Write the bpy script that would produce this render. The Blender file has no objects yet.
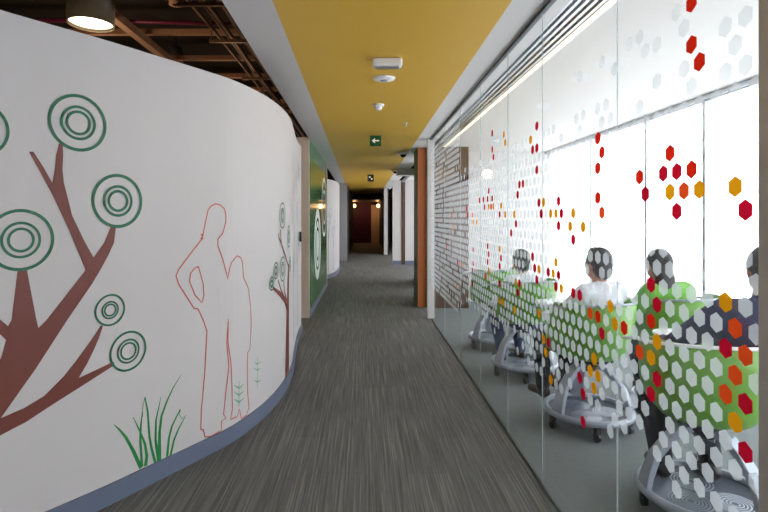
import bpy, bmesh, math, random
from mathutils import Vector, Matrix
random.seed(7)
S = bpy.context.scene
COL = S.collection
PI = math.pi
F = 512.0; CX, CY, EYE = 364.0, 217.0, 1.5      # camera focal length (px), principal point, eye height
G = 0.995                                       # x of the glass partition
CEIL = 2.655
# ------------------------------------------------------------------ materials
def srgb(r, g, b):
    f = lambda c: (c/12.92 if c <= .04045 else ((c+.055)/1.055)**2.4)
    return tuple(f(c/255) for c in (r, g, b)) + (1,)
def mat(name, col, rough=.6, metal=0, bump=0, bscale=60, var=0, vscale=6, spec=.5, emit=None, estr=0, coat=0):
    m = bpy.data.materials.new(name); m.use_nodes = True
    nt = m.node_tree; b = nt.nodes['Principled BSDF']
    b.inputs['Base Color'].default_value = col
    b.inputs['Roughness'].default_value = rough
    b.inputs['Metallic'].default_value = metal
    b.inputs['Specular IOR Level'].default_value = spec
    b.inputs['Coat Weight'].default_value = coat
    tc = nt.nodes.new('ShaderNodeTexCoord')
    if var:
        n = nt.nodes.new('ShaderNodeTexNoise'); n.inputs['Scale'].default_value = vscale; n.inputs['Detail'].default_value = 4
        nt.links.new(tc.outputs['Object'], n.inputs['Vector'])
        mx = nt.nodes.new('ShaderNodeMix'); mx.data_type = 'RGBA'
        mx.inputs[6].default_value = tuple(c*(1-var) for c in col[:3])+(1,)
        mx.inputs[7].default_value = tuple(min(1, c*(1+var)) for c in col[:3])+(1,)
        nt.links.new(n.outputs['Fac'], mx.inputs[0]); nt.links.new(mx.outputs[2], b.inputs['Base Color'])
    if bump:
        n = nt.nodes.new('ShaderNodeTexNoise'); n.inputs['Scale'].default_value = bscale; n.inputs['Detail'].default_value = 5
        nt.links.new(tc.outputs['Object'], n.inputs['Vector'])
        bp = nt.nodes.new('ShaderNodeBump'); bp.inputs['Strength'].default_value = bump; bp.inputs['Distance'].default_value = .01
        nt.links.new(n.outputs['Fac'], bp.inputs['Height']); nt.links.new(bp.outputs['Normal'], b.inputs['Normal'])
    if emit:
        b.inputs['Emission Color'].default_value = emit; b.inputs['Emission Strength'].default_value = estr
    return m
def carpet():
    m = mat('carpet', srgb(92, 94, 90), .72, spec=.35)
    nt = m.node_tree; b = nt.nodes['Principled BSDF']; L = nt.links
    tc = nt.nodes.new('ShaderNodeTexCoord')
    mp = nt.nodes.new('ShaderNodeMapping'); mp.inputs['Scale'].default_value = (85, 1.3, 1)
    L.new(tc.outputs['Object'], mp.inputs['Vector'])
    n = nt.nodes.new('ShaderNodeTexNoise'); n.inputs['Scale'].default_value = 1; n.inputs['Detail'].default_value = 3; n.inputs['Roughness'].default_value = .7
    L.new(mp.outputs[0], n.inputs['Vector'])
    r = nt.nodes.new('ShaderNodeValToRGB'); e = r.color_ramp.elements
    e[0].position = .34; e[0].color = srgb(82, 83, 82); e[1].position = .76; e[1].color = srgb(148, 146, 136)
    k = e.new(.52); k.color = srgb(106, 107, 105)
    L.new(n.outputs['Fac'], r.inputs[0])
    # broad tonal drift between carpet tiles laid as planks
    br = nt.nodes.new('ShaderNodeTexBrick'); br.inputs['Scale'].default_value = 1
    br.inputs['Brick Width'].default_value = 1.0; br.inputs['Row Height'].default_value = .25; br.inputs['Mortar Size'].default_value = .0015
    br.inputs['Color1'].default_value = (.92, .92, .92, 1); br.inputs['Color2'].default_value = (1.05, 1.05, 1.05, 1); br.inputs['Mortar'].default_value = (.7, .7, .7, 1)
    m2 = nt.nodes.new('ShaderNodeMapping'); m2.inputs['Rotation'].default_value = (0, 0, PI/2)
    L.new(tc.outputs['Object'], m2.inputs['Vector']); L.new(m2.outputs[0], br.inputs['Vector'])
    mx = nt.nodes.new('ShaderNodeMix'); mx.data_type = 'RGBA'; mx.blend_type = 'MULTIPLY'; mx.inputs[0].default_value = 1
    L.new(r.outputs[0], mx.inputs[6]); L.new(br.outputs[0], mx.inputs[7]); L.new(mx.outputs[2], b.inputs['Base Color'])
    bp = nt.nodes.new('ShaderNodeBump'); bp.inputs['Strength'].default_value = .25; bp.inputs['Distance'].default_value = .003
    L.new(n.outputs['Fac'], bp.inputs['Height']); L.new(bp.outputs[0], b.inputs['Normal'])
    return m
def glassmat(name, tint, k=.55):
    m = bpy.data.materials.new(name); m.use_nodes = True; nt = m.node_tree; nt.nodes.clear(); L = nt.links
    o = nt.nodes.new('ShaderNodeOutputMaterial'); mx = nt.nodes.new('ShaderNodeMixShader')
    t = nt.nodes.new('ShaderNodeBsdfTransparent'); t.inputs[0].default_value = tint
    g = nt.nodes.new('ShaderNodeBsdfGlossy'); g.inputs['Roughness'].default_value = .0; g.inputs[0].default_value = (1, 1, 1, 1)
    lw = nt.nodes.new('ShaderNodeLayerWeight'); lw.inputs[0].default_value = .5
    p = nt.nodes.new('ShaderNodeMath'); p.operation = 'POWER'; p.inputs[1].default_value = 5; L.new(lw.outputs['Facing'], p.inputs[0])
    a = nt.nodes.new('ShaderNodeMath'); a.operation = 'MULTIPLY_ADD'; a.inputs[1].default_value = .9*k; a.inputs[2].default_value = .04*k+.01
    L.new(p.outputs[0], a.inputs[0]); L.new(a.outputs[0], mx.inputs[0]); L.new(t.outputs[0], mx.inputs[1]); L.new(g.outputs[0], mx.inputs[2])
    L.new(mx.outputs[0], o.inputs[0]); return m
def film(name, col, clear, diff=.5):
    "vinyl film on glass: part clear, part light-spreading"
    m = bpy.data.materials.new(name); m.use_nodes = True; nt = m.node_tree; nt.nodes.clear(); L = nt.links
    o = nt.nodes.new('ShaderNodeOutputMaterial')
    t = nt.nodes.new('ShaderNodeBsdfTransparent'); t.inputs[0].default_value = col if clear < .3 else (1, 1, 1, 1)
    d = nt.nodes.new('ShaderNodeBsdfDiffuse'); d.inputs[0].default_value = col
    tr = nt.nodes.new('ShaderNodeBsdfTranslucent'); tr.inputs[0].default_value = col
    m1 = nt.nodes.new('ShaderNodeMixShader'); m1.inputs[0].default_value = diff; L.new(d.outputs[0], m1.inputs[1]); L.new(tr.outputs[0], m1.inputs[2])
    m2 = nt.nodes.new('ShaderNodeMixShader'); m2.inputs[0].default_value = clear; L.new(m1.outputs[0], m2.inputs[1]); L.new(t.outputs[0], m2.inputs[2])
    L.new(m2.outputs[0], o.inputs[0]); return m
def woodmat(name, c1, c2):
    m = mat(name, c1, .45); nt = m.node_tree; b = nt.nodes['Principled BSDF']; L = nt.links
    tc = nt.nodes.new('ShaderNodeTexCoord'); mp = nt.nodes.new('ShaderNodeMapping'); mp.inputs['Scale'].default_value = (30, 30, 1.5)
    n = nt.nodes.new('ShaderNodeTexNoise'); n.inputs['Scale'].default_value = 1; n.inputs['Detail'].default_value = 4
    mx = nt.nodes.new('ShaderNodeMix'); mx.data_type = 'RGBA'; mx.inputs[6].default_value = c1; mx.inputs[7].default_value = c2
    L.new(tc.outputs['Object'], mp.inputs[0]); L.new(mp.outputs[0], n.inputs['Vector']); L.new(n.outputs['Fac'], mx.inputs[0]); L.new(mx.outputs[2], b.inputs['Base Color'])
    return m
M = dict(
    carpet=carpet(), rcarpet=mat('room_carpet', srgb(120, 126, 126), .9, bump=.25, bscale=150, var=.08, vscale=25, spec=.2),
    wall=mat('white_paint', srgb(208, 204, 203), .55, bump=.03, bscale=120, var=.015, vscale=3),
    soffit=mat('soffit_paint', srgb(206, 202, 200), .6, bump=.03),
    roomceil=mat('room_ceiling_paint', srgb(222, 220, 216), .6, bump=.02),
    yellow=mat('yellow_paint', srgb(216, 172, 56), .5, bump=.04, bscale=40, var=.03, vscale=2),
    skirt=mat('blue_grey_skirting', srgb(106, 116, 138), .35, bump=.02),
    green=mat('green_lacquer', srgb(46, 132, 66), .15, coat=.5, var=.04),
    grey=mat('grey_paint', srgb(150, 150, 152), .5, bump=.03),
    dgrey=mat('dark_grey_paint', srgb(62, 62, 66), .6),
    dark=mat('dark_void', srgb(34, 28, 28), .8),
    deck=mat('dark_deck', srgb(30, 26, 24), .9, bump=.3, bscale=12, var=.2),
    beam=mat('beam_paint', srgb(168, 124, 92), .6, bump=.1, var=.1),
    duct=mat('pipe_metal', srgb(120, 92, 72), .4, metal=.6, var=.15),
    red=mat('red_pipe_paint', srgb(110, 30, 62), .4),
    beige=mat('beige_frame', srgb(212, 196, 180), .45, bump=.02),
    maroon=mat('maroon_paint', srgb(74, 24, 54), .5),
    cream=mat('cream_door', srgb(206, 178, 150), .5),
    orange=woodmat('orange_wood', srgb(196, 112, 48), srgb(176, 94, 36)),
    brown=woodmat('brown_slats', srgb(96, 66, 46), srgb(70, 48, 34)),
    side_shade=mat('column_side_shade', srgb(92, 92, 78), .6),
    alu=mat('aluminium', srgb(205, 208, 212), .3, metal=.8),
    channel=mat('channel_metal', srgb(96, 100, 106), .4, metal=.5),
    post=mat('post_paint', srgb(205, 200, 196), .5),
    glass=glassmat('partition_glass', (.985, .99, .988, 1), .42),
    wglass=glassmat('window_glass', (.96, .985, .98, 1), .3),
    gedge=film('glass_edge', (.72, .80, .80, 1), .5, .5),
    frost=film('frosted_film', (.80, .85, .87, 1), .42, .38),
    hr=film('red_film', srgb(226, 44, 22), .05, .22), hd=film('crimson_film', srgb(205, 22, 50), .05, .22),
    ho=film('orange_red_film', srgb(240, 84, 34), .05, .22), ha=film('amber_film', srgb(240, 166, 22), .05, .22),
    bark=mat('mural_brown', srgb(116, 50, 36), .5, var=.05), ring=mat('mural_green', srgb(12, 104, 72), .5),
    lime=mat('mural_grass', srgb(28, 136, 66), .5), line=mat('mural_red_line', srgb(206, 92, 88), .5),
    pale=mat('mural_pale_green', srgb(120, 182, 150), .5), gline=mat('mural_grey_line', srgb(128, 138, 140), .5), white=mat('mural_white', srgb(228, 236, 226), .4),
    plastic=mat('white_plastic', srgb(236, 236, 238), .3), black=mat('black_plastic', srgb(18, 18, 20), .35),
    sign=mat('sign_green', srgb(5, 64, 30), .4, emit=srgb(10, 110, 50), estr=.08),
    signw=mat('sign_white', srgb(240, 245, 240), .4, emit=(1, 1, 1, 1), estr=.35),
    signd=mat('far_sign', srgb(46, 54, 52), .5),
    shell=mat('green_shell_plastic', srgb(106, 164, 54), .35, coat=.15),
    silver=mat('silver_plastic', srgb(158, 166, 178), .3, metal=.3), rail=mat('white_rail_plastic', srgb(244, 246, 248), .3),
    tray=mat('grey_tray', srgb(84, 92, 106), .5), hub=mat('black_hub', srgb(30, 32, 36), .4),
    skin=mat('skin', srgb(176, 124, 98), .5), hair=mat('black_hair', srgb(22, 18, 18), .55, bump=.5, bscale=200),
    wshirt=mat('white_cotton', srgb(226, 230, 238), .85, bump=.2, bscale=30), navy=mat('navy_cotton', srgb(34, 44, 82), .85, bump=.2, bscale=30),
    gshirt=mat('green_cotton', srgb(104, 168, 62), .85, bump=.2, bscale=30), trouser=mat('black_trousers', srgb(26, 28, 38), .9, bump=.2, bscale=40),
    jeans=mat('blue_jeans', srgb(52, 70, 104), .9, bump=.2, bscale=60), shoe=mat('shoe_leather', srgb(34, 28, 26), .4),
    lens=mat('lamp_lens', (1, 1, 1, 1), .3, emit=(1, .86, .62, 1), estr=9), lampbody=mat('lamp_body', srgb(84, 78, 68), .4, metal=.2),
    cove=mat('cove_glow', (1, .95, .8, 1), .4, emit=(1, .88, .58, 1), estr=1.3),
    sconce=mat('sconce_glow', (1, .8, .5, 1), .3, emit=(1, .55, .22, 1), estr=4), eye=mat('eye', srgb(240, 240, 240), .2),
)
# ------------------------------------------------------------------ mesh helpers
def prop(o, label=None, cat=None, group=None, kind=None):
    if label: o['label'] = label
    if cat: o['category'] = cat
    if group: o['group'] = group
    if kind: o['kind'] = kind
    return o
def obj(name, bm, m, parent=None, smooth=False, bevel=0):
    bmesh.ops.recalc_face_normals(bm, faces=bm.faces)
    me = bpy.data.meshes.new(name); bm.to_mesh(me); bm.free()
    for mm in (m if isinstance(m, (list, tuple)) else [m]): me.materials.append(M[mm] if isinstance(mm, str) else mm)
    if smooth:
        for p in me.polygons: p.use_smooth = True
    o = bpy.data.objects.new(name, me); COL.objects.link(o)
    if parent: o.parent = parent
    if bevel:
        b = o.modifiers.new('bevel', 'BEVEL'); b.width = bevel; b.segments = 2; b.limit_method = 'ANGLE'
    return o
def empty(name, loc=(0, 0, 0), rz=0, **k):
    o = bpy.data.objects.new(name, None); COL.objects.link(o); o.location = loc; o.rotation_euler = (0, 0, rz); o.empty_display_size = .1
    return prop(o, **k)
def NB(): return bmesh.new()
def box(bm, x0, x1, y0, y1, z0, z1, mi=0):
    v = [bm.verts.new((x, y, z)) for z in (z0, z1) for y in (y0, y1) for x in (x0, x1)]
    for f in ((0, 2, 3, 1), (4, 5, 7, 6), (0, 1, 5, 4), (2, 6, 7, 3), (0, 4, 6, 2), (1, 3, 7, 5)):
        bm.faces.new([v[i] for i in f]).material_index = mi
    return bm
def tube(bm, pts, r, seg=12, closed=False, mi=0, caps=True):
    pts = [Vector(p) for p in pts]; n = len(pts); rings = []
    rr = r if isinstance(r, (list, tuple)) else [r]*n
    up = None
    for i, p in enumerate(pts):
        a = pts[(i-1) % n] if (closed or i > 0) else p
        b = pts[(i+1) % n] if (closed or i < n-1) else p
        t = (b-a).normalized()
        if up is None:
            up = Vector((0, 0, 1)) if abs(t.z) < .9 else Vector((1, 0, 0))
        u = (up - t*up.dot(t)).normalized(); up = u
        w = t.cross(u)
        rings.append([bm.verts.new(p + (u*math.cos(2*PI*k/seg)+w*math.sin(2*PI*k/seg))*rr[i]) for k in range(seg)])
    for i in range(n if closed else n-1):
        A, B = rings[i], rings[(i+1) % n]
        for k in range(seg): bm.faces.new((A[k], A[(k+1) % seg], B[(k+1) % seg], B[k])).material_index = mi
    if not closed and caps:
        bm.faces.new(rings[0][::-1]); bm.faces.new(rings[-1])
    return bm
def lathe(bm, prof, seg=32, c=(0, 0, 0), mi=0):
    "profile of (r,z) turned about the z axis"
    rings = []
    for r, z in prof:
        if r < 1e-6: rings.append([bm.verts.new((c[0], c[1], c[2]+z))])
        else: rings.append([bm.verts.new((c[0]+r*math.cos(2*PI*k/seg), c[1]+r*math.sin(2*PI*k/seg), c[2]+z)) for k in range(seg)])
    for A, B in zip(rings, rings[1:]):
        for k in range(seg):
            k2 = (k+1) % seg
            if len(A) == 1 and len(B) == 1: continue
            if len(A) == 1: f = (A[0], B[k], B[k2])
            elif len(B) == 1: f = (A[k], A[k2], B[0])
            else: f = (A[k], A[k2], B[k2], B[k])
            bm.faces.new(f).material_index = mi
    return bm
def ell(bm, c, r, rot=None, u=16, v=10):
    Mx = Matrix.Translation(Vector(c)) @ (rot.to_4x4() if rot is not None else Matrix.Identity(4)) @ Matrix.Diagonal((r[0], r[1], r[2], 1))
    bmesh.ops.create_uvsphere(bm, u_segments=u, v_segments=v, radius=1, matrix=Mx); return bm
def st(name, bm, m, parent=None, **k):
    o = obj(name, bm, m, parent, **k)
    if not parent: o['kind'] = 'structure'
    return o
def sbox(name, x0, x1, y0, y1, z0, z1, m, parent=None, bevel=0): return st(name, box(NB(), x0, x1, y0, y1, z0, z1), m, parent, bevel=bevel)
def prism(pts, z0, z1):
    bm = NB(); A = [bm.verts.new((x, y, z0)) for x, y in pts]; B = [bm.verts.new((x, y, z1)) for x, y in pts]
    bm.faces.new(A[::-1]); bm.faces.new(B); n = len(pts)
    for i in range(n): bm.faces.new((A[i], A[(i+1) % n], B[(i+1) % n], B[i]))
    return bm

# ------------------------------------------------------------------ setting: floor, ceilings
sbox('floor', -6, G, -2.6, 31, -.1, 0, 'carpet'); sbox('floor', G, 3.4, -2.6, 9.14, -.1, 0, 'rcarpet'); sbox('floor', G, 3.4, 9.14, 31, -.1, 0, 'carpet')
YL = lambda y: -.46-.0105*y        # left edge of the yellow ceiling
WL = lambda y: -.73-.0108*y        # left edge of the white soffit
st('ceiling', prism([(YL(-2.5), -2.5), (.79, -2.5), (.79, 25.2), (YL(25.2), 25.2)], CEIL, CEIL+.12), 'yellow')
st('trim_1', prism([(WL(-2.5), -2.5), (YL(-2.5), -2.5), (YL(25.2), 25.2), (WL(25.2), 25.2)], CEIL, CEIL+.25), 'soffit')
sbox('trim_2', .79, 1.10, -2.5, 29, CEIL, CEIL+.12, 'roomceil')
sbox('ceiling', 1.305, 3.3, -2.5, 29, CEIL, CEIL+.12, 'roomceil')
# linear air slots between partition and room ceiling
sl = empty('linear_air_slot', (1.2, 3, CEIL), label='long dark linear air diffuser of parallel slots in the white ceiling behind the glass partition', cat='air diffuser')
obj('slot_box', box(NB(), -.10, .10, -5.5, 5.9, .05, .11), 'black', sl)
for k in range(5): obj('blade', box(NB(), -.10+.045*k-.004, -.10+.045*k+.016, -5.5, 5.9, 0, .05), 'alu', sl)
sbox('trim_3', .79, 1.0, 25.2, 29.6, 2.3, CEIL, 'dark')
sbox('ceiling', -.9, .79, 25.2, 29.6, 2.36, CEIL, 'brown')
sbox('ceiling', -6, 3.4, -2.6, 31, 4.2, 4.3, 'deck')

# ------------------------------------------------------------------ curved mural wall
def spline(P, n=10):
    out = []
    for i in range(len(P)-1):
        p0 = P[max(i-1, 0)]; p1 = P[i]; p2 = P[i+1]; p3 = P[min(i+2, len(P)-1)]
        for k in range(n):
            t = k/n
            out.append(tuple(.5*((2*b)+(-a+c)*t+(2*a-5*b+4*c-d)*t*t+(-a+3*b-3*c+d)*t**3) for a, b, c, d in zip(p0, p1, p2, p3)))
    out.append(tuple(P[-1])); return out
class Curve:
    def __init__(s, P):
        s.p = [Vector(q) for q in spline(P, 12)]; s.s = [0]
        for a, b in zip(s.p, s.p[1:]): s.s.append(s.s[-1]+(b-a).length)
    def at(s, d, off=0):
        d = min(max(d, 0), s.s[-1]-1e-6); i = 0
        lo, hi = 0, len(s.s)-2
        while lo < hi:
            m = (lo+hi+1)//2
            if s.s[m] <= d: lo = m
            else: hi = m-1
        i = lo; t = (d-s.s[i])/(s.s[i+1]-s.s[i])
        p = s.p[i].lerp(s.p[i+1], t)
        def nrm(j):
            a = s.p[max(j-1, 0)]; b = s.p[min(j+1, len(s.p)-1)]; q = (b-a).normalized(); return Vector((q.y, -q.x))
        n = nrm(i).lerp(nrm(i+1), t).normalized()
        return p+n*off
    def hit(s, px):
        "arc length and distance where the sight line through column px first meets the wall"
        k = (px-CX)/F
        for i in range(len(s.p)-1):
            a = s.p[i].x-k*s.p[i].y; b = s.p[i+1].x-k*s.p[i+1].y
            if s.p[i].y > .3 and (a < 0 <= b):
                t = a/(a-b); return s.s[i]+t*(s.s[i+1]-s.s[i]), s.p[i].y+t*(s.p[i+1].y-s.p[i].y)
        i = max(range(len(s.p)), key=lambda j: s.p[j].x/s.p[j].y if s.p[j].y > .3 else -9)
        return s.s[i], s.p[i].y
    def sz(s, px, py):
        d, y = s.hit(px); return d, EYE-(py-CY)/F*y
    def strip(s, o0, o1, z0, z1, d0=0, d1=None, step=.06):
        d1 = d1 or s.s[-1]; n = max(2, int((d1-d0)/step)); bm = NB(); R = []
        for k in range(n+1):
            d = d0+(d1-d0)*k/n; a = s.at(d, o0); b = s.at(d, o1)
            R.append([bm.verts.new((a.x, a.y, z0)), bm.verts.new((b.x, b.y, z0)), bm.verts.new((b.x, b.y, z1)), bm.verts.new((a.x, a.y, z1))])
        for A, B in zip(R, R[1:]):
            for k in range(4): bm.faces.new((A[k], A[(k+1) % 4], B[(k+1) % 4], B[k]))
        bm.faces.new(R[0]); bm.faces.new(R[-1][::-1]); return bm
W = Curve([(-2.42, -2.5), (-2.42, -.6), (-2.36, .4), (-2.2, 1.1), (-1.94, 1.72), (-1.63, 2.25), (-1.365, 2.63), (-1.155, 2.965), (-1.01, 3.2), (-.87, 3.46),
           (-.75, 3.87), (-.69, 4.35), (-.69, 4.85), (-.73, 5.3), (-.78, 5.85), (-.81, 6.3), (-.815, 6.65)])
HW = 2.42
wl = st('wall_left', W.strip(-.13, 0, 0, HW), 'wall')
st('baseboard_left', W.strip(.001, .016, 0, .105), 'skirt')
OFF = .0015
class Mural:
    def __init__(s, curve): s.bm = NB(); s.c = curve; s.n = 0
    def map(s, geom_bm):
        pass
    def poly(s, pts, off=OFF):
        "painted shape from (arc length, height) corners, cut finely so that it follows the curve"
        b = NB(); v = [b.verts.new((p[0], p[1], 0)) for p in pts]; f = b.faces.new(v)
        bmesh.ops.triangulate(b, faces=[f])
        lo = min(p[0] for p in pts); hi = max(p[0] for p in pts); x = math.floor(lo/.04)*.04
        while x < hi:
            x += .04
            bmesh.ops.bisect_plane(b, geom=b.verts[:]+b.edges[:]+b.faces[:], plane_co=(x, 0, 0), plane_no=(1, 0, 0))
        s.add(b, off)
    def add(s, b, off):
        mp = {}
        for v in b.verts:
            p = s.c.at(v.co.x, off); mp[v] = s.bm.verts.new((p.x, p.y, v.co.y))
        for f in b.faces: s.bm.faces.new([mp[v] for v in f.verts])
        b.free()
    def line(s, pts, w, off=OFF):
        "painted stroke; w = one width or a width per point, in metres"
        n = len(pts); w = w if isinstance(w, (list, tuple)) else [w]*n
        q = [Vector(p) for p in pts]; P = []; Wd = []
        for i in range(n-1):
            m = max(1, int((q[i+1]-q[i]).length/.03))
            for k in range(m): P.append(q[i].lerp(q[i+1], k/m)); Wd.append(w[i]+(w[i+1]-w[i])*k/m)
        P.append(q[-1]); Wd.append(w[-1]); b = NB(); R = []
        for i, p in enumerate(P):
            t = (P[min(i+1, len(P)-1)]-P[max(i-1, 0)]).normalized(); nn = Vector((-t.y, t.x))*Wd[i]/2
            R.append((b.verts.new((p.x+nn.x, p.y+nn.y, 0)), b.verts.new((p.x-nn.x, p.y-nn.y, 0))))
        for A, B in zip(R, R[1:]): b.faces.new((A[0], A[1], B[1], B[0]))
        s.add(b, off)
    def ring(s, c, r, w, off=OFF, n=40, sx=1):
        b = NB(); R = []
        for k in range(n):
            a = 2*PI*k/n; ca, sa = math.cos(a), math.sin(a)
            R.append((b.verts.new((c[0]+(r+w/2)*ca*sx, c[1]+(r+w/2)*sa, 0)), b.verts.new((c[0]+(r-w/2)*ca*sx, c[1]+(r-w/2)*sa, 0))))
        for k in range(n):
            A, B = R[k], R[(k+1) % n]; b.faces.new((A[0], A[1], B[1], B[0]))
        s.add(b, off)
    def done(s, name, m, parent, label=None):
        o = obj(name, s.bm, m, parent)
        if label: o['label'] = label
        return o
Q = lambda pts: [W.sz(p[0]+.8, p[1]) for p in pts]
mu = Mural(W)
# trunk with the two upward limbs (branch up to the left ring, long branch to the right)
mu.poly(Q([(-62, 300), (-40, 296), (0, 320), (7, 326), (10.6, 320), (16.6, 270), (26, 270), (35.5, 320), (37.5, 328), (45.5, 320), (84.7, 270), (99.6, 269.6), (91, 284), (66.4, 320), (34, 370), (0, 418), (-60, 505), (-130, 600), (-170, 600), (-90, 480), (-30, 400), (0, 358), (5, 340), (0, 335), (-36, 312)]))
mu.poly(Q([(84.7, 270), (68, 230), (51.5, 195), (38, 170), (28, 151.6), (32.5, 151.6), (43, 168), (51.5, 183), (54, 168), (55, 156), (58, 143.5), (61.8, 143.5), (62.2, 156), (61.5, 170), (63, 183), (71.4, 216), (84, 242), (93, 258), (92, 282), (88, 283)]), OFF*1.1)
mu.poly(Q([(93, 257), (103, 243), (109.6, 227), (115, 227), (113, 243), (107, 256), (99.6, 269.6), (91, 284), (88, 275)]), OFF*1.2)
mu.poly(Q([(-60, 460), (-20, 428), (0, 418), (23, 408), (43, 396), (63, 376), (75, 361), (83, 350), (93, 336), (99.6, 325.6), (102, 325.6), (98, 338), (93, 349.6), (86, 364), (77.8, 377.8), (99, 368), (112.5, 361.5), (113.6, 365), (98, 375), (82.7, 384.8), (54, 403), (25, 422), (0, 435), (-60, 480)]), OFF*1.3)
mu.done('tree_mural', 'bark', wl, 'brown painted tree trunk with spreading branches')
mu = Mural(W)
def rings(m, px, py, ry, fr=(1, .57, .38), wpx=3.2, sx=1):
    px += 1.3 if py < 260 else .2
    d, z = W.sz(px, py); y = W.hit(px)[1]; R = ry*y/F
    for i, f in enumerate(fr): m.ring((d, z), R*f, wpx*y/F*(1 if i == 0 else .85), OFF*2, sx=sx)
rings(mu, 77, 123, 27, (1, .59, .41)); rings(mu, 116.5, 201, 25.5); rings(mu, 19.5, 240, 29.5, (1, .58, .38)); rings(mu, 109.8, 310, 15, (1, .55, .38), 2.0)
rings(mu, 128, 351, 19, (1, .6, .42), 2.2); rings(mu, -24, 128, 27)
mu.done('ring_leaves', 'ring', wl, 'dark green triple ring leaves')
# small trees near the bend
mu = Mural(W)
def pl(m, pts, wpx, off=OFF):
    sz = Q(pts); y = W.hit(pts[len(pts)//2][0])[1]
    w = [a*y/F for a in wpx] if isinstance(wpx, (list, tuple)) else wpx*y/F
    m.line(sz, w, off)
pl(mu, [(286.3, 383), (286.6, 340), (287, 300), (287.6, 264)], [26, 22, 15, 7]); pl(mu, [(287.8, 268), (283, 252), (280.5, 244), (279.5, 230)], [4, 4, 3, 2])
pl(mu, [(286.8, 312), (284, 300), (278, 293), (272, 288)], [6, 7, 5, 3]); pl(mu, [(285, 302), (280, 290), (277, 280)], [3.5, 3, 2]); pl(mu, [(286.5, 304), (283.6, 292), (282.6, 282)], [3.5, 3, 2])
pl(mu, [(280.7, 244), (278, 238), (277.4, 233)], [3, 2.4, 2])
mu.done('small_tree_mural', 'bark', wl, 'slim red brown painted tree near the bend')
mu = Mural(W)
for a in ((281, 215.5, 12.5), (287.3, 236.6, 10.5), (275.4, 270.7, 8), (282.3, 269, 12), (271.3, 283.6, 6.5), (289.6, 264, 7)): rings(mu, *a, wpx=1.3)
mu.done('small_ring_leaves', 'ring', wl)
mu = Mural(W)
d3 = 8.8
def wy(y):
    return min(range(len(W.p)), key=lambda j: abs(W.p[j].y-y))
for (yy, z, r) in ((5.15, 2.02, .12), (5.3, 1.78, .11), (5.2, 1.5, .12), (5.45, 1.3, .1), (5.9, 1.9, .13), (6.1, 1.55, .12), (6.3, 2.05, .1), (6.35, 1.2, .11)):
    d = W.s[wy(yy)]
    for f in (1, .6, .38): mu.ring((d, z), r*f, .012, OFF*2, 28)
for yy in (5.35, 6.15): d = W.s[wy(yy)]; mu.line([(d, .2), (d, 1.1)], [.05, .02]); mu.line([(d, .8), (d-.2, 1.2)], [.03, .015]); mu.line([(d, .9), (d+.15, 1.25)], [.03, .015])
mu.done('far_tree_mural', 'gline', wl, 'grey painted trees where the wall bends away')
# outline of a man with a child
mu = Mural(W)
man = [(201, 239), (202.6, 232), (203.8, 225.6), (207, 210.5), (210, 206), (214.7, 203.7), (219.5, 205), (223.5, 209), (225, 215), (225, 221.5), (221.6, 233.8), (217, 239), (217, 246), (221.6, 258.4), (227, 279),
       (228.5, 269), (230.6, 262.5), (236, 255.7), (239.5, 257.5), (241.5, 262.5), (242.6, 277.5), (247.6, 288.5), (249.7, 307.6), (250.3, 325), (249, 349), (246.5, 353), (246.5, 391), (248, 407.6), (245.5, 415), (240.4, 418.5),
       (238.4, 409), (236.3, 416.4), (229.5, 419.5), (231.5, 409), (231, 385), (230.3, 365.7), (227, 341.6), (227.5, 318.5), (225.7, 343), (228, 366), (225, 392), (222.6, 414.4), (225, 418), (220.6, 421), (220.6, 430),
       (210.5, 436), (204, 437), (202.3, 429.6), (199.8, 429.6), (200.3, 411.4), (204, 370.8), (206, 331.4), (202.3, 320), (197, 309), (192.8, 308), (177.8, 284.4), (175, 276), (177.8, 269.3), (190, 253), (201, 239)]
pl(mu, man, 1.25); pl(mu, [(197.5, 266.6), (202.4, 284.4), (203, 295.3), (201, 302.7), (194, 295), (188.7, 281.7), (189.5, 273.4), (193, 269), (197.5, 266.6)], 1.25)
for c in ((201.3, 234.5), (201, 238)): pl(mu, [(c[0]-1.3, c[1]), (c[0]+1.3, c[1]+1)], 2.0)
mu.done('outline_mural', 'line', wl, 'thin red outline of a standing man and child')
mu = Mural(W)
for x, y0, y1, s in ((238, 381, 406, 1), ):
    pl(mu, [(x, y0), (x, y1)], 1.1)
    for yy in (385, 392, 399): pl(mu, [(x, yy+3), (x-5, yy)], [2, .6]); pl(mu, [(x, yy+3), (x+5, yy-1)], [2, .6])
mu.done('seedling_mural', 'pale', wl)
mu = Mural(W)
pl(mu, [(256.5, 357), (256.5, 388)], .9)
for yy in (362, 368, 380): pl(mu, [(256.5, yy+2), (253, yy)], [1.4, .5]); pl(mu, [(256.5, yy+2), (260, yy)], [1.4, .5])
mu.done('seedling_mural', 'pale', wl)
mu = Mural(W)
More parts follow.
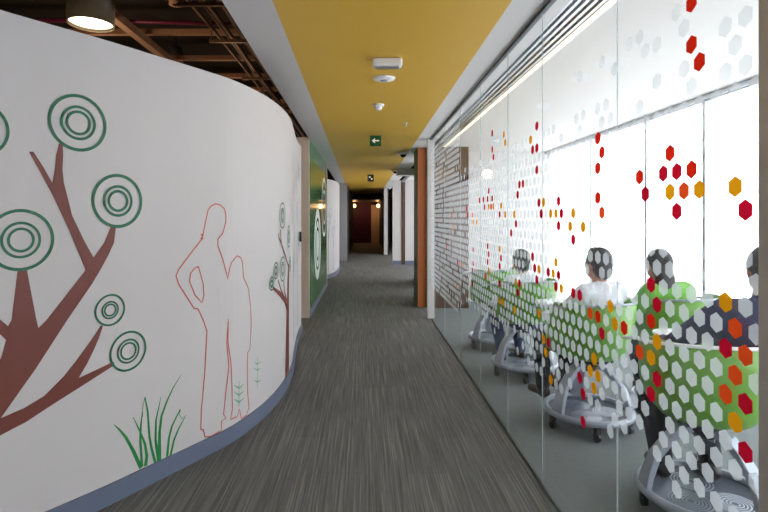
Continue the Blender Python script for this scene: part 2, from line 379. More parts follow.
for pts, w in (([(140, 468), (132, 450), (124.7, 436.7), (118, 429), (113, 424.5)], [4, 3.4, 2.6, 1.6, .6]),
               ([(144.5, 466), (146, 456), (144, 444), (139, 431), (132, 417)], [4, 3.4, 2.6, 1.6, .6]),
               ([(141, 467), (139.4, 440), (140, 424), (141.5, 411)], [3, 2.6, 1.8, .6]),
               ([(154.6, 463.5), (150.5, 448), (148.4, 436), (146.8, 412), (144, 397)], [2.8, 2.8, 2.4, 2.0, 1.2]), ([(144, 397), (141.8, 407), (141.6, 417)], [.8, .6, .5]),
               ([(157.8, 461), (154.6, 440), (155, 420), (160, 397)], [4, 2.6, 2, .6]), ([(158.4, 461), (158.6, 432), (160.6, 416), (165.6, 402), (172, 388), (180, 375)], [4.5, 3.2, 2.6, 2.2, 1.4, .6]),
               ([(166, 458), (168, 438), (171, 426), (179.4, 409)], [3, 2.6, 2.2, 1.4]), ([(179.4, 409), (178.5, 415), (181, 419), (185.4, 415)], [.8, .6, .6, .6]),
               ([(169.5, 455.5), (173, 440), (178, 428), (184, 417)], [2.8, 2.4, 1.8, .8])):
    pl(mu, pts, w)
mu.done('grass_mural', 'lime', wl, 'green painted tuft of grass blades')
hd = obj('black_fitting', box(NB(), -.79, -.765, 6.25, 6.33, 1.2, 1.32), 'black', wl)  # small black box near the far end of the curved wall

# ------------------------------------------------------------------ left side further on
sbox('trim_4', -1.0, -.815, 7.6, 7.66, 0, CEIL+.03, 'beige')
gw = sbox('wall_left', -.95, -.81, 7.66, 11.05, .1, CEIL, 'green')
sbox('baseboard_left', -.95, -.80, 7.66, 11.05, 0, .1, 'skirt')
sbox('trim_5', -.95, -.80, 11.05, 11.15, 0, CEIL, 'beige')
bm = NB()
def disc_ring(bm, cy, cz, r0, r1, x):
    n = 48; R = []
    for k in range(n):
        a = 2*PI*k/n; R.append((bm.verts.new((x, cy+r1*math.cos(a), cz+r1*math.sin(a))), bm.verts.new((x, cy+r0*math.cos(a), cz+r0*math.sin(a)))))
    for k in range(n): A, B = R[k], R[(k+1) % n]; bm.faces.new((A[0], A[1], B[1], B[0]))
for r0, r1 in ((.46, .62), (.30, .40), (.02, .24)): disc_ring(bm, 8.95, 1.03, r0, r1, -.8085)
for r0, r1 in ((.52, .6), (.3, .36)): disc_ring(bm, 10.4, 1.7, r0, r1, -.8085)
obj('circle_mural', bm, 'white', gw)['label'] = 'white concentric circles on the green panel'
W2 = Curve([(-1.6, 11.7), (-1.2, 11.95), (-.9, 12.4), (-.74, 13.1), (-.70, 13.9), (-.72, 15), (-.8, 16.2), (-.88, 17.3)])
w2 = st('wall_left', W2.strip(-.12, 0, 0, HW), 'wall'); st('baseboard_left', W2.strip(.001, .016, 0, .105), 'skirt')
mu = Mural(W2)
for d, h in ((.75, .9), (1.1, 1.3), (1.5, 1.0)):
    mu.line([(d, .15), (d, h)], [.04, .02]); mu.line([(d, h*.7), (d+.15, h+.2)], [.03, .015]); mu.ring((d, h+.15), .13, .012); mu.ring((d, h+.15), .07, .012); mu.ring((d+.17, h+.32), .1, .012)
mu.done('tree_mural', 'gline', w2)
sbox('wall_left', -1.3, -.58, 17.4, 17.6, 0, CEIL, 'grey')
sbox('wall_left', -.72, -.60, 17.6, 27.3, 0, CEIL, 'dark')  # dark colour stands in for the unlit opening here
sbox('trim_6', -.72, -.56, 27.3, 27.45, 0, 2.3, 'grey')
sbox('wall_end', -6, .40, 29.5, 29.6, 0, 4.2, 'maroon')
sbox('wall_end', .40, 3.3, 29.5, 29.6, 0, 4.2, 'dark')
d1 = sbox('door_1', .41, .90, 29.42, 29.5, 0, 2.2, 'cream'); d1['kind'] = 'structure'
obj('door_panel', box(NB(), .47, .84, 29.405, 29.42, .2, 1.0), 'cream', d1, bevel=.004)
obj('door_handle', tube(NB(), [(.45, 29.40, 1.0), (.45, 29.40, 1.12)], .012), 'alu', d1)
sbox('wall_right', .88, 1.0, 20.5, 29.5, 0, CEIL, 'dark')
sbox('trim_7', .79, .93, 20.2, 20.45, 0, CEIL, 'soffit')
wr2 = sbox('wall_right', .905, 1.18, 16.2, 16.32, 0, CEIL, 'soffit'); sbox('baseboard_right', .905, 1.18, 16.185, 16.2, 0, .12, 'skirt')
sbox('trim_8', 1.18, 1.30, 16.18, 16.32, 0, 2.6, 'brown')
sbox('wall_right', 1.30, 2.2, 16.2, 16.32, 0, CEIL, 'soffit'); sbox('baseboard_right', 1.30, 2.2, 16.185, 16.2, 0, .12, 'skirt')
sbox('trim_9', .795, 3.2, 12.2, 12.6, 2.50, CEIL, 'soffit')
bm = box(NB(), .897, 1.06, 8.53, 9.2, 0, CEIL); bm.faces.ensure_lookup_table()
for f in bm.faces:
    if abs(f.normal.x) > .5 or all(abs(v.co.x-.897) < .001 for v in f.verts): f.material_index = 1  # shade on the corridor side painted in as dark olive
st('trim_10', bm, ['orange', 'side_shade'])
sbox('trim_11', 1.06, 1.72, 8.42, 9.2, 0, CEIL, 'brown')
sbox('shade_wall', 1.27, 1.42, 10.9, 12.4, 0, CEIL, 'soffit'); sbox('shade_wall', 1.27, 1.42, 9.2, 9.8, 0, CEIL, 'soffit')  # unseen wall pieces added to cast shadow bands across the corridor floor
# room's end wall
sbox('wall_far', 1.72, 3.3, 9.08, 9.2, 0, CEIL, 'roomceil')
# envelope
sbox('wall_outer_left', -6.1, -6, -2.6, 31, 0, 4.2, 'dark')
sbox('wall_back', -6, 3.4, -2.7, -2.6, 0, 4.2, 'wall')
sbox('wall_upper_right', 3.3, 3.4, -2.6, 31, CEIL, 4.2, 'dark')  # unseen, added to keep sky light from leaking in over the ceilings
sbox('wall_outer_right', 3.3, 3.4, 20.4, 31, 0, CEIL, 'soffit')
# ------------------------------------------------------------------ windows on the outer side of the room
n = 0
edges = [-2.6, -.9, .8, 2.45, 3.65, 4.93, 5.95, 7.4, 9.15, 11.2, 13.2, 15.0, 16.3, 18.3, 20.4]  # bays past the far cross wall are unseen, added to light the far corridor
for a, b in zip(edges, edges[1:]):
    n += 1
    w = empty('window_%d' % n, (3.3, a, 0), kind='structure')
    bm = NB(); box(bm, -.03, .05, 0, .02, .06, 2.64); box(bm, -.03, .05, b-a-.02, b-a, .06, 2.64); box(bm, -.03, .05, 0, b-a, 0, .06); box(bm, -.05, .05, 0, b-a, 2.6, 2.655)
    obj('window_frame', bm, 'alu', w)
    obj('pane', box(NB(), 0, .01, .02, b-a-.02, .06, 2.6), 'wglass', w)
sbox('trim_13', 3.22, 3.27, -2.6, 9.08, 2.61, CEIL, 'alu')

# ------------------------------------------------------------------ glass partition
gr = empty('wall_right', (G, 0, 0), kind='structure')
joints = [-2.5, -1.5, -.5, .42, 1.275, 2.01, 2.855, 3.54, 4.38, 5.28, 6.3, 7.58]
LY0, LZ0, PIT, ROW = 1.5095, 1.0784, .0728, .0628; HR = .0288
colored = '''687.5,7.4,r 689,47.5,r 696.8,66,r 599,141.3,r 603,154,r 599.3,171,r 599.8,200.4,r 603.7,214.6,o 670,155.7,r 663.5,174.7,d 676.8,172.3,d 691.4,170,r
640.6,178.3,r 646.2,196,d 670.5,194,a 684,192.6,o 699.7,191,a 677.4,211.8,d 733.5,188.6,a 743.5,209.5,d 760,208.5,a 541.7,205.8,d 546,205.8,a 561.3,204,d 544,216,d 553.5,216,a
558.7,215.7,a 564,215.3,d 575.5,215.3,a 561.3,229,d 572.7,229.5,a 585.6,230,a 576,242,d 558.7,264.7,a 551.2,276,d 556,276.8,a 561.3,278.5,d 540,281,d 559,287.5,d 564.7,289,a
493.6,135.3,d 505.5,137,a 506.7,144.7,a 493.6,152,d 494.7,160,d 538.4,128.6,d 532.5,142.7,a 534.4,151.7,d 538.8,150,d 539,171.9,d 521.9,187.5,d 525.3,186.7,d 520,196.9,d 490.6,194.7,d
479.4,203,d 483.3,202.7,d 485,202.7,d 489.5,201.4,d 491.9,201,d 494.2,200.8,d 486,210.6,d 490.3,210,a 492.8,209.7,o 495,209.7,a 500.6,209.4,a 502.8,209.4,a 501.9,217.5,d 505,217.5,a
507.5,217.5,a 513.8,217,a 517,217,a 515.5,227,d 510.8,235.5,d 474.4,218.6,a 476.6,218.6,a 473.4,211.7,o 487.7,248.7,d 499.4,251,a 488.8,257.3,d 531.9,257.8,d 487.7,264,d 501,260,d
500.6,268,d 501,285,d 501,298,a 502,304,a 485.6,279,o 489.5,273.6,a 534,270.5,d 538,271,a 539.8,282,d 516.6,284.5,a 519.7,285.3,d 518,294.4,d 514,311,a 541.9,315.8,a
473,252,d 473,263,d 473,273,d 473,282.6,d 447.5,246,o 458,262,r 457,284,a 462.5,268,a 454,225,a 437,215,a 452.3,215,o 468,216,r 453,226,a 468,206,d 612,307,a 592.4,316,o 600,318,r
617.4,326.5,a 627,330,r 604.3,335.5,d 597,360,a 593.5,374,a 600.3,378,a 596.5,389,a 583,380,d 586,397.5,d 587,424,d 546.4,343,a 551,345.5,d 549,354,a 554,383.5,a 576,295.7,d 582,297,d
652.7,284,d 659,306,d 652.7,320,r 659,343.7,a 653,357,a 641.7,352,o 659.7,380,d 654,393,d 735.6,328.8,o 726.3,346.8,d 745.6,352.8,o 735.9,375,o 726.3,392.3,o 745.4,400.5,d
735.6,417.7,a 726.2,300,a 745.8,449,d'''
cells = {}
for t in colored.split():
    px, py, c = t.split(','); y = G*F/(float(px)-CX); z = EYE-(float(py)-CY)/F*y
    r = round((z-LZ0)/ROW); q = round((y-LY0)/PIT-(.5 if r % 2 else 0)); cells[(q, r)] = c
greys = {}
for px, py in ((742, 19), (724, 30), (675, 17), (683, 31.5), (639, 39), (629, 46), (657, 46), (615, 66), (604, 64), (580, 78), (646, 52)):
    y = G*F/(px-CX); z = EYE-(py-CY)/F*y; r = round((z-LZ0)/ROW); greys[(round((y-LY0)/PIT-(.5 if r % 2 else 0)), r)] = 1
def hx(bm, y, z, mi=0, x=.0):
    bm.faces.new([bm.verts.new((x, y+HR*math.sin(PI/3*k), z+HR*math.cos(PI/3*k))) for k in range(6)]).material_index = mi
for a, b in zip(joints, joints[1:]):
    p = obj('glass_pane', box(NB(), -.005, .005, a+.0012, b-.0012, .01, CEIL-.02), 'glass', gr)
    bw = NB(); bc = NB(); nc = 0
    for r in range(-9, 24):
        z = LZ0+r*ROW
        if z > CEIL-.06: continue
        for q in range(int((a-LY0)/PIT)-2, int((b-LY0)/PIT)+2):
            y = LY0+(q+(.5 if r % 2 else 0))*PIT
            if not (a+.004 < y-.025 and y+.025 < b-.004):
                if not (a < y < b): continue
            c = cells.get((q, r))
            if c: hx(bc, y, z, 'rdoa'.index(c), -.0065); nc += 1; continue
            h = random.random()
            if y > 5.3: keep = z < 2.52 and z > .5 and h < .93
            elif z < .60: keep = False
            elif z < .78: keep = h < (.15 + (z-.6)*3.6)
            elif z < 1.88: keep = h < .985
            elif z < 1.98: keep = h < .4
            else: keep = (q, r) in greys
            if z > 1.88 and (q, r) in greys: keep = True
            if keep: hx(bw, y, z, 0, -.0065)
    f = obj('frosted_hexagons', bw, 'frost', p); f['label'] = 'honeycomb of frosted white film hexagons'
    if nc:
        f = obj('coloured_hexagons', bc, ['hr', 'hd', 'ho', 'ha'], p); f['label'] = 'scattered red, orange and amber film hexagons'
    else: bc.free()
    obj('glass_edge', box(NB(), -.003, .003, b-.0012, b+.0012, .012, CEIL-.022), 'gedge', p)
obj('top_rail', box(NB(), -.012, .012, -2.5, 7.6, CEIL-.022, CEIL+.0), 'channel', gr)
obj('floor_channel', box(NB(), -.006, .006, -2.5, 7.5, 0, .01), 'channel', gr)
obj('end_post', box(NB(), -.056, .046, 7.57, 7.66, 0, CEIL), 'wall', gr, bevel=.004)
obj('door_post', box(NB(), -.02, .08, 1.19, 1.268, 0, CEIL), 'post', gr, bevel=.004)

# ------------------------------------------------------------------ fittings on the yellow ceiling
def onceil(px, py, z=CEIL): y = (z-EYE)*F/(CY-py); return ((px-CX)/F*y, y, z)
e = empty('emergency_light', onceil(387.3, 59), label='white rectangular emergency light box, the largest fitting on the yellow ceiling', cat='emergency light')
obj('housing', box(NB(), -.108, .108, -.045, .045, -.06, 0), 'plastic', e, bevel=.014); obj('diffuser', box(NB(), -.085, .085, -.034, .034, -.066, -.059), 'alu', e, bevel=.003)
e = empty('ceiling_speaker', onceil(384, 78), label='flat round white ceiling disc right behind the emergency light box', cat='ceiling speaker')
obj('disc', lathe(NB(), [(0, -.022), (.05, -.022), (.085, -.014), (.095, 0), (0, 0)]), 'plastic', e, smooth=True); obj('centre_grille', lathe(NB(), [(0, -.028), (.03, -.026), (.034, -.02), (0, -.02)]), 'grey', e)
e = empty('smoke_detector', onceil(378.5, 104.5), label='small white domed smoke detector in the middle of the yellow ceiling', cat='smoke detector')
obj('base', lathe(NB(), [(0, -.018), (.058, -.018), (.06, 0), (0, 0)]), 'plastic', e, smooth=True); obj('sensor_dome', lathe(NB(), [(0, -.06), (.028, -.055), (.038, -.035), (.04, -.016), (0, -.016)]), 'plastic', e, smooth=True)
e = empty('sprinkler', onceil(406, 123), label='tiny chrome sprinkler head near the right edge of the yellow ceiling', cat='sprinkler')
obj('head', lathe(NB(), [(0, -.035), (.008, -.034), (.009, -.004), (.025, -.003), (.027, 0), (0, 0)], 16), 'alu', e, smooth=True); obj('deflector', lathe(NB(), [(0, -.042), (.02, -.041), (.02, -.037), (0, -.036)], 16), 'alu', e)
def exit_sign(px, ytop, wpx, hpx, yw, label, first):
    e = empty('exit_sign', ((px-CX)/F*yw, yw, CEIL), label=label, cat='exit sign')
    w = wpx*yw/F/2; z1 = EYE+(CY-ytop)/F*yw-CEIL; z0 = z1-hpx*yw/F
    obj('sign_box', box(NB(), -w, w, -.015, .015, z0, z1), 'sign' if first else 'signd', e, bevel=.003)
    for sx in (-1, 1): obj('hanger', tube(NB(), [(sx*w*.7, 0, z1), (sx*w*.7, 0, 0)], .003, 8), 'alu', e)
    zc = (z0+z1)/2; s = w
    bm = NB()
    def poly(p): 
        f = bm.faces.new([bm.verts.new((x*s, -.017, zc+z*s)) for x, z in p])
    if first:
        poly([(-.62, 0), (-.15, .42), (-.02, .30), (-.26, .09), (.62, .09), (.62, -.09), (-.26, -.09), (-.02, -.30), (-.15, -.42)])
        obj('arrow', bm, 'signw', e)['label'] = 'white arrow pointing left'
    else:
        poly([(-.55, .12), (-.55, .5), (.0, .5), (.0, .12)]); poly([(.15, -.1), (.15, -.5), (.6, -.5), (.6, -.1)]); obj('pictogram', bm, 'signw', e)
exit_sign(375.5, 135.6, 11.5, 10.5, 7.1, 'green exit sign with a white left arrow hanging under the yellow ceiling', True)
exit_sign(370.6, 174.5, 6.2, 7, 13.6, 'small dark far sign hanging deep in the corridor behind the green arrow sign', False)
for k, (px, py, lab) in enumerate(((403.3, 152.5, 'white ceiling spotlight with black eye beside the orange wood column'), (395.3, 170, 'white ceiling spotlight with black eye, the middle one of the three along the ceiling edge'),
                         (388.6, 187.5, 'white ceiling spotlight with black eye, farthest along the right ceiling edge'))):
    e = empty('spotlight', onceil(px, py), label=lab, cat='spotlight', group='spotlights along the right edge of the yellow ceiling')
    obj('ring', lathe(NB(), [(.05, -.035), (.075, -.045), (.085, -.03), (.09, 0), (0, 0), (0, -.03)], 24), 'plastic', e, smooth=True)
    obj('lamp_eye', lathe(NB(), [(0, -.09), (.03, -.085), (.05, -.06), (.055, -.03), (0, -.03)], 24), 'black', e, smooth=True)
e = empty('cove_light', (1.325, 2.9, CEIL), label='warm linear light strip running along the ceiling beside the dark air slots', cat='ceiling light')
obj('diffuser', box(NB(), -.018, .018, -5.4, 6.1, -.004, -.0005), 'cove', e); obj('trim_edge', box(NB(), .018, .024, -5.4, 6.1, -.008, -.0005), 'plastic', e)
# sconces at the far end
for px, lab in ((354.2, 'glowing warm wall lamp left of the maroon end wall'), (378.2, 'glowing warm wall lamp above the cream end door')):
    y = 28.9; e = empty('wall_lamp', ((px-CX)/F*y, y, 2.13), label=lab, cat='wall lamp', group='warm lamps at the corridor end')
    obj('backplate', box(NB(), -.05, .05, .02, .6, -.05, .05), 'brown', e, bevel=.01); obj('glow_globe', ell(NB(), (0, -.06, 0), (.11, .11, .11)), 'sconce', e, smooth=True)
    L = bpy.data.lights.new('wall_lamp_light', 'POINT'); L.energy = 12; L.color = (1, .55, .25); L.shadow_soft_size = .12; lo = bpy.data.objects.new('wall_lamp_light', L); COL.objects.link(lo); lo.location = (e.location.x, y-.3, 2.1)

# ------------------------------------------------------------------ open ceiling on the left
HB = 3.5
def overhead(px, py, z): y = (z-EYE)*F/(CY-py); return (px-CX)/F*y, y
for k, py in enumerate((35, 60.5, 78, 91, 103, 113)):
    x, y = overhead(200, py, HB)
    o = st('ceiling_beam', box(NB(), -5.9, -.75, y-.032, y+.032, HB, HB+.06), 'beam', bevel=.004)
    del o['kind']
    prop(o, ('tan steel cross beam in the open dark ceiling, %s' % ('nearest, beside the big lamp', 'second from the big lamp', 'third from the big lamp', 'fourth from the big lamp', 'fifth, partly behind the mural wall', 'farthest, low above the mural wall')[k]), 'beam', 'cross beams in the open ceiling')
x, y = overhead(140, 34, HB-.1)
o = obj('ceiling_beam', box(NB(), -2.39, -2.31, 2.0, 8.0, HB-.15, HB-.065), 'beam', bevel=.004); prop(o, 'tan beam running along the corridor, crossing under the cross beams beside the lamp', 'beam')
pipes = []
for k, (xx, zz, r) in enumerate(((-1.50, 3.36, .018), (-1.44, 3.40, .014), (-1.37, 3.36, .022), (-1.30, 3.42, .016), (-1.23, 3.36, .02), (-1.17, 3.34, .014), (-1.08, 3.36, .028), (-1.0, 3.34, .014), (-.94, 3.38, .02), (-1.12, 3.41, .012), (-1.4, 3.42, .012), (-.88, 3.34, .012))):
    o = obj('service_pipe', tube(NB(), [(xx, y_, zz+.012*math.sin(y_*1.3+k)) for y_ in [2.0+.5*j for j in range(23)]], r, 8), 'duct', smooth=True)
    prop(o, 'thin bronze service pipe in the parallel bundle above the mural wall', 'pipe', 'bundle of service pipes beside the white soffit')
x, y = overhead(180, 22, 3.475)
o = obj('sprinkler_pipe', tube(NB(), [(-5.5, y-.1, 3.475), (-2.5, y-.02, 3.475), (-.8, y+.1, 3.475)], .02, 10), 'red', smooth=True); prop(o, 'thin crimson pipe crossing the open ceiling in front of the first beam', 'pipe')
for k, y_ in enumerate((4.3, 5.2, 6.6, 8.2)):
    e = empty('pipe_hanger', (-1.25, y_, 3.3), label=('metal pipe hanger bracket under the pipe bundle, %s' % ('nearest one', 'second nearest one', 'third one', 'farthest one')[k]), cat='bracket', group='brackets holding the pipe bundle')
    obj('crossbar', box(NB(), -.32, .32, -.015, .015, -.03, 0), 'duct', e)
    for sx in (-1, 1): obj('rod', tube(NB(), [(sx*.3, 0, 0), (sx*.3, 0, .9)], .006, 8), 'duct', e)
# big pendant lamp
yl = 4.4; xl = (91-CX)/F*yl; zl = EYE+(CY-25)/F*yl
e = empty('pendant_lamp', (xl, yl, zl), label='large grey cylinder pendant lamp with glowing mouth above the mural wall', cat='lamp')
obj('lamp_shade', lathe(NB(), [(.178, 0), (.185, .0), (.20, .5), (.19, .52), (.05, .55), (.05, .545), (.18, .5), (.172, .02)], 40), 'lampbody', e, smooth=True)
obj('lens', lathe(NB(), [(0, .03), (.172, .03), (.172, .045), (0, .045)], 40), 'lens', e)
obj('cable', tube(NB(), [(0, 0, .54), (0, 0, 4.2-zl)], .01, 8), 'black', e)
e.rotation_euler = (0, 0, 0)
e = empty('pendant_lamp', ((176-CX)/F*7.4, 7.4, 3.72), label='small dark unlit pendant lamp beyond the first cross beams', cat='lamp')
obj('lamp_shade', lathe(NB(), [(.08, 0), (.09, 0), (.1, .1), (.085, .22), (.03, .26), (0, .26)], 24), 'dgrey', e, smooth=True); obj('cable', tube(NB(), [(0, 0, .25), (0, 0, .48)], .008, 8), 'black', e)
x, y = overhead(176, 5, 3.45)
e = empty('downlight', (x, y, 3.45), label='small round copper downlight between the beams at the top of the photo', cat='lamp')
obj('rim', lathe(NB(), [(.03, 0), (.062, 0), (.066, .05), (0, .05), (0, .02), (.03, .02)], 24), 'beam', e, smooth=True); obj('stem', tube(NB(), [(0, 0, .05), (0, 0, .75)], .01, 8), 'black', e)
def point(loc, e, col, size=.15):
    L = bpy.data.lights.new('warm_glow', 'POINT'); L.energy = e; L.color = col; L.shadow_soft_size = size
    o = bpy.data.objects.new('warm_glow', L); COL.objects.link(o); o.location = loc
WARM = (1, .72, .45)
point((xl, yl, zl-.12), 22, WARM); point((-3.4, 6.5, 2.6), 30, (1, .62, .36)); point((-2.2, 8.5, 2.6), 20, (1, .62, .36)); point((-1.5, 14.5, 2.7), 8, (1, .6, .4))  # first is the pendant's; the rest are unseen, added to light the beams

# ------------------------------------------------------------------ swivel chairs
def shell_bm():
    bm = NB(); N = 48; rows = []
    ts = [0, .15, .3, .42, .5, .58, .66, .75, .85, .93, 1]
    for t in ts:
        row = []
        for k in range(N):
            a = 2*PI*k/N; c = (1-math.cos(a))/2          # a = 0 is the front (+y), c = 1 at the back
            q = min(1, max(0, (c-.06)/.40)); q = q*q*(3-2*q)
            rim = .49+.34*q
            if t <= .5: rx = .16*t/.5; ry = .15*t/.5; z = .455+.015*(t/.5)**2
            else:
                u = (t-.5)/.5
                rx = .16+.125*math.sin(u*PI/2)**.9; ry = .15+(.12 if c < .5 else .13)*math.sin(u*PI/2)**.9
                z = .47+(rim-.47)*(1-math.cos(u*PI/2))
            row.append(bm.verts.new((rx*math.sin(a), ry*math.cos(a)-.02*t*q, z)))
            if t == 0: break
        rows.append(row)
    for k in range(N): bm.faces.new((rows[0][0], rows[1][k], rows[1][(k+1) % N]))
    for A, B in zip(rows[1:], rows[2:]):
        for k in range(N): bm.faces.new((A[k], A[(k+1) % N], B[(k+1) % N], B[k]))
    return bm
def make_chair():
    root = empty('swivel_chair', (0, 0, 0))
    s = obj('shell', shell_bm(), 'shell', root, smooth=True); s['label'] = 'bright green bucket shell'
    m = s.modifiers.new('thick', 'SOLIDIFY'); m.thickness = .012; m.offset = 1
    c = obj('seat_cushion', lathe(NB(), [(0, .474), (.15, .474), (.19, .488), (.18, .505), (.15, .515), (0, .515)], 32), 'hub', root, smooth=True)
    # arm rail: runs round the top of the shell and forward to the writing tablet
    pts = []
    for k in range(33):
        a = math.radians(62+236*k/32); pts.append((.297*math.sin(a), .290*math.cos(a)-.02, .80-.035*math.cos(a)))
    pts = [(.28, .32, .75)] + pts + [(-.28, .28, .75)]
    obj('arm_rail', tube(NB(), pts, .008, 10), 'rail', root, smooth=True)
    bm = NB(); pr = []
    for k in range(28):
        a = 2*PI*k/28; x = .17*math.copysign(abs(math.cos(a))**.7, math.cos(a)); y = .14*math.copysign(abs(math.sin(a))**.7, math.sin(a)); pr.append((x+.12, y+.42))
    b2 = prism(pr, .735, .75); obj('writing_tablet', b2, 'rail', root, bevel=.004)
    obj('hub', lathe(NB(), [(0, .37), (.05, .37), (.08, .41), (.09, .452), (0, .453)], 24), 'hub', root, smooth=True)
    R = .288
    tr = obj('storage_tray', lathe(NB(), [(0, .105), (.262, .105), (R-.01, .12), (R-.012, .10), (.25, .088), (0, .088)], 48), 'tray', root, smooth=True)
    bm = NB()
    for cx, cy in ((-.1, -.08), (.1, -.08), (0, .12)):
        for rr in (.02, .035, .05, .065, .08, .095): 
            lathe(bm, [(rr-.003, .1053), (rr-.003, .107), (rr+.003, .107), (rr+.003, .1053)], 28, (cx, cy, 0))
    obj('grip_rings', bm, 'silver', tr)
    obj('base_ring', tube(NB(), [(R*math.cos(2*PI*k/48), R*math.sin(2*PI*k/48), .115) for k in range(48)], .02, 12, closed=True), 'silver', root, smooth=True)
    for k in range(3):
        a = math.radians(60+120*k)
        bm = NB(); pr = []
        P = [(R-.005, .115, .052), (R-.02, .18, .046), (R-.055, .27, .038), (R-.12, .35, .034), (.12, .395, .034), (.05, .41, .034)]
        rings = []
        for rr, z, w in P:
            c, s_ = math.cos(a), math.sin(a); th = .012
            rings.append([bm.verts.new((c*(rr+d)-s_*v, s_*(rr+d)+c*v, z+d)) for d, v in ((-th, -w), (th, -w), (th, w), (-th, w))])
        for A, B in zip(rings, rings[1:]):
            for j in range(4): bm.faces.new((A[j], A[(j+1) % 4], B[(j+1) % 4], B[j]))
        bm.faces.new(rings[0]); bm.faces.new(rings[-1])
        obj('strut', bm, 'silver', root, smooth=False, bevel=.005)
    for k in range(5):
        a = math.radians(20+72*k); c, s_ = math.cos(a)*.265, math.sin(a)*.265
        cs = obj('caster', tube(NB(), [(c-.012, s_, .027), (c+.012, s_, .027)], .027, 16), 'black', root)
        obj('caster_fork', box(NB(), c-.02, c+.02, s_-.014, s_+.014, 0.045, .094), 'hub', cs, bevel=.003)
    return root
def kids(o): return [x for x in bpy.data.objects if x.parent == o]
def copy_tree(o, parent=None):
    c = o.copy(); COL.objects.link(c)
    if parent: c.parent = parent
    for ch in kids(o): copy_tree(ch, c)
    return c
def floorpt(px, py): y = EYE*F/(py-CY); return (px-CX)/F*y, y
ch0 = make_chair()
face = math.atan2(.4, .92)        # turned a little towards the glass
spots = [(704, 492, -.12, 'green shell swivel chair with white rail, nearest and largest one behind the glass'),
         (588, 409, .40, 'green shell swivel chair holding the person in the white shirt and black trousers'),
         (524, 362, .35, 'green shell swivel chair carrying the farthest sitter of the row, third from the post'),
         (495, 336.5, .5, 'green shell swivel chair that is empty, farthest along the row behind the glass'),
         (676, 398, .2, 'green shell swivel chair in the second row, under the person in the green shirt')]
pos = []
for i, (px, py, a, lab) in enumerate(spots):
    o = ch0 if i == 0 else copy_tree(ch0)
    y = 1.375*F/(py-CY); x = (px-CX)/F*y; o.location = (x, y, 0); o.scale = (1, 1, 1.1); o.rotation_euler = (0, 0, a)
    
    if i:
        for ch in kids(o):
            if ch.name.startswith('arm_rail'):
                ch.data = ch.data.copy(); ch.data.materials[0] = M['silver']
    prop(o, lab, 'chair', 'green swivel chairs in the glazed room'); pos.append((x, y, a))

# ------------------------------------------------------------------ seated people
def capsule(bm, a, b, ra, rb, seg=12):
    a = Vector(a); b = Vector(b); n = 5
    pts = [a.lerp(b, k/n) for k in range(n+1)]
    tube(bm, pts, [ra+(rb-ra)*k/n for k in range(n+1)], seg)
    ell(bm, a, (ra,)*3, u=12, v=8); ell(bm, b, (rb,)*3, u=12, v=8)
def remesh(name, bm, m, parent, vox=.012, smooth=4):
    me = bpy.data.meshes.new('tmp'); bm.to_mesh(me); bm.free(); o = bpy.data.objects.new('tmp', me); COL.objects.link(o)
    r = o.modifiers.new('r', 'REMESH'); r.mode = 'VOXEL'; r.voxel_size = vox
    s = o.modifiers.new('s', 'SMOOTH'); s.iterations = smooth; s.factor = .5
    dg = bpy.context.evaluated_depsgraph_get(); me2 = bpy.data.meshes.new_from_object(o.evaluated_get(dg))
    bpy.data.objects.remove(o); me2.name = name; me2.materials.clear(); me2.materials.append(M[m])
    for p in me2.polygons: p.use_smooth = True
    q = bpy.data.objects.new(name, me2); COL.objects.link(q); q.parent = parent; return q
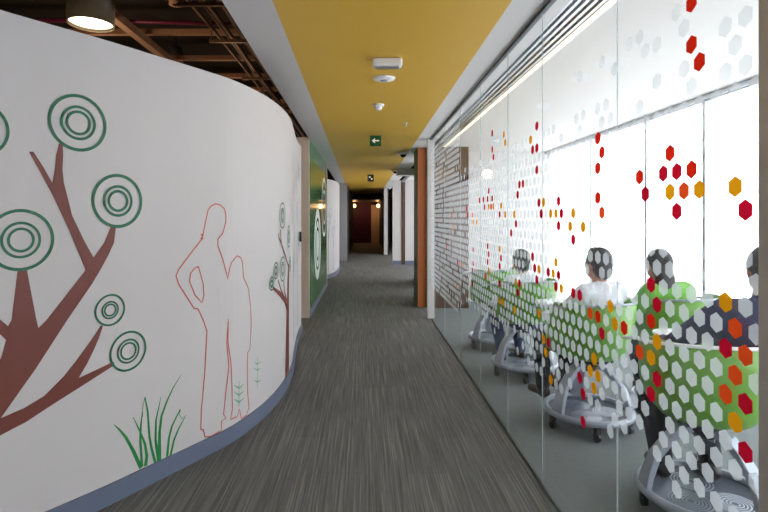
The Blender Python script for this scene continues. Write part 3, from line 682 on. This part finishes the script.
def person(loc, rz, label, shirt, trousers, lean=(0, 0), scale=1, turn=0, hands=None, accent=None, hairlong=False, foot=(.22, .20)):
    root = empty('person', (loc[0], loc[1], 0), rz, label=label, cat='person', group='people sitting in the glazed room'); root.scale = (scale,)*3
    lx, ly = lean
    pel = Vector((lx*.05, -.10, .61)); bel = Vector((lx*.3, -.11+ly*.3, .72)); che = Vector((lx*.65, -.10+ly*.65, .90)); nek = Vector((lx*.9, -.08+ly*.9, 1.06)); hed = Vector((lx*1.05, -.05+ly*1.05, 1.205))
    sh = [Vector((lx*.8+s*.175, -.09+ly*.8, 1.0)) for s in (-1, 1)]
    el = [Vector((lx*.5+s*.25, .06+ly*.7, .79)) for s in (-1, 1)]
    hands = hands or [(-.12, .32, .79), (.14, .34, .79)]
    wr = [Vector(h) for h in hands]
    hip = [Vector((s*.095, -.06, .585)) for s in (-1, 1)]; kn = [Vector((s*.13, .34, .60)) for s in (-1, 1)]; an = [Vector((s*.12, foot[0], foot[1])) for s in (-1, 1)]
    HR_ = Matrix.Rotation(turn, 3, 'Z')
    # body
    bm = NB()
    def torso(bm, g):
        ell(bm, pel, (.165+g, .12+g, .11+g)); ell(bm, bel, (.145+g, .105+g, .14+g)); ell(bm, che, (.165+g, .115+g, .17+g))
        capsule(bm, sh[0]+Vector((.03, 0, .0)), sh[1]+Vector((-.03, 0, 0)), .065+g, .065+g)
    torso(bm, 0)
    capsule(bm, nek-Vector((0, 0, .05)), hed-Vector((0, .01, .05)), .056, .052)
    ell(bm, hed, (.076, .094, .112), HR_); ell(bm, hed+HR_ @ Vector((0, .03, -.055)), (.055, .06, .06), HR_)      # skull and jaw
    ell(bm, hed+HR_ @ Vector((0, .096, -.018)), (.013, .02, .024), HR_)                                           # nose
    ell(bm, hed+HR_ @ Vector((0, .088, -.058)), (.024, .012, .008), HR_)                                          # mouth
    for s in (-1, 1): ell(bm, hed+HR_ @ Vector((s*.078, -.005, -.012)), (.012, .022, .032), HR_)                   # ears
    for i in (0, 1):
        capsule(bm, sh[i], el[i], .048, .040); capsule(bm, el[i], wr[i], .038, .026)
        capsule(bm, hip[i], kn[i], .08, .055); capsule(bm, kn[i], an[i], .054, .037)
        d = (wr[i]-el[i]).normalized(); sd = d.cross(Vector((0, 0, 1))).normalized()
        palm = wr[i]+d*.05; ell(bm, palm, (.036, .036, .018))
        for k in range(4):
            b0 = palm+d*.02+sd*(k-1.5)*.019; ln = (.06, .072, .076, .06)[k]
            m1 = b0+d*ln*.6+Vector((0, 0, -.006)); m2 = b0+d*ln+Vector((0, 0, -.024)); capsule(bm, b0, m1, .0095, .009, 8); capsule(bm, m1, m2, .009, .008, 8)
        ts = sd*(1 if i == 0 else -1)
        capsule(bm, palm-d*.02+ts*.025, palm+d*.02+ts*.052, .012, .0095, 8); capsule(bm, palm+d*.02+ts*.052, palm+d*.045+ts*.05, .0095, .008, 8)
        capsule(bm, an[i]+Vector((0, -.02, -.05)), an[i]+Vector((0, .13, -.06)), .030, .026)
    body = remesh('body', bm, 'skin', root, .009, 3)
    for s in (-1, 1): obj('eye', ell(NB(), hed+HR_ @ Vector((s*.03, .082, .004)), (.011, .009, .008)), 'eye', root, smooth=True)
    # shirt
    bm = NB(); torso(bm, .014)
    for i in (0, 1): capsule(bm, sh[i], el[i], .066, .058); capsule(bm, el[i], el[i].lerp(wr[i], .75), .056, .042)
    capsule(bm, nek-Vector((0, 0, .06)), nek-Vector((0, 0, .02)), .07, .062)
    shirt_o = remesh('shirt', bm, shirt, root, .012, 4)
    if accent:
        me = shirt_o.data; me.materials.append(M[accent])
        for p in me.polygons:
            if p.center.z < .96 and p.center.x > lx*.5+.02: p.material_index = 1
    bm = NB()
    ell(bm, pel-Vector((0, 0, .02)), (.178, .135, .10))
    for i in (0, 1): capsule(bm, hip[i], kn[i], .096, .072); capsule(bm, kn[i], an[i]+Vector((0, 0, .01)), .070, .056)
    remesh('trousers', bm, trousers, root, .013, 4)
    for i in (0, 1):
        bm = NB(); capsule(bm, an[i]+Vector((0, -.03, -.045)), an[i]+Vector((0, .13, -.055)), .040, .034); capsule(bm, an[i], an[i]+Vector((0, -.01, -.05)), .044, .046)
        remesh('shoe', bm, 'shoe', root, .01, 3)
    bm = NB(); ell(bm, hed+HR_ @ Vector((0, -.018, .022)), (.089, .098, .108), HR_, 24, 16)
    ell(bm, hed+HR_ @ Vector((0, -.05, -.04)), (.075, .06, .075), HR_)
    if hairlong: ell(bm, hed+HR_ @ Vector((0, -.07, -.12)), (.085, .05, .12), HR_)
    else: ell(bm, hed+HR_ @ Vector((.02, .03, .085)), (.06, .06, .04), HR_)
    remesh('hair', bm, 'hair', root, .01, 2)
    return root
def pp(i, *a, **k):
    x, y, r = pos[i]; return person((x, y), r, *a, **k)
pp(0, 'seated person in navy and green top, nearest one, partly cut off by the grey post', 'navy', 'trouser', lean=(.30, .10), accent='gshirt', scale=1.02, hands=[(-.05, .33, .79), (.2, .36, .79)], foot=(.18, .2))
pp(1, 'seated person in white shirt and black trousers in the second chair from the grey post', 'wshirt', 'trouser', lean=(.06, .02), scale=.965, turn=.05, foot=(.34, .22))
pp(2, 'seated person in a white shirt, farthest of the sitters along the row', 'wshirt', 'jeans', lean=(-.05, .04), scale=.90)
pp(4, 'seated person in green shirt with dark hair in the row behind, beside the window', 'gshirt', 'trouser', lean=(-.2, .0), scale=.95, hairlong=True)

# ------------------------------------------------------------------ light, camera
w = bpy.data.worlds.new('sky'); S.world = w; w.use_nodes = True; nt = w.node_tree; bg = nt.nodes['Background']
bg.inputs[0].default_value = (.96, .95, 1.03, 1); bg.inputs[1].default_value = 4.3
# level camera with lens shift
cam = bpy.data.cameras.new('camera'); co = bpy.data.objects.new('camera', cam); COL.objects.link(co); S.camera = co
co.location = (0, 0, EYE); co.rotation_euler = (PI/2, 0, 0)
cam.sensor_width = 36; cam.lens = 36*F/768; cam.shift_x = (384-CX)/768; cam.shift_y = (CY-256)/768; cam.clip_start = .05
S.view_settings.view_transform = 'Standard'; S.view_settings.look = 'None'; S.view_settings.gamma = 1; S.view_settings.exposure = 0
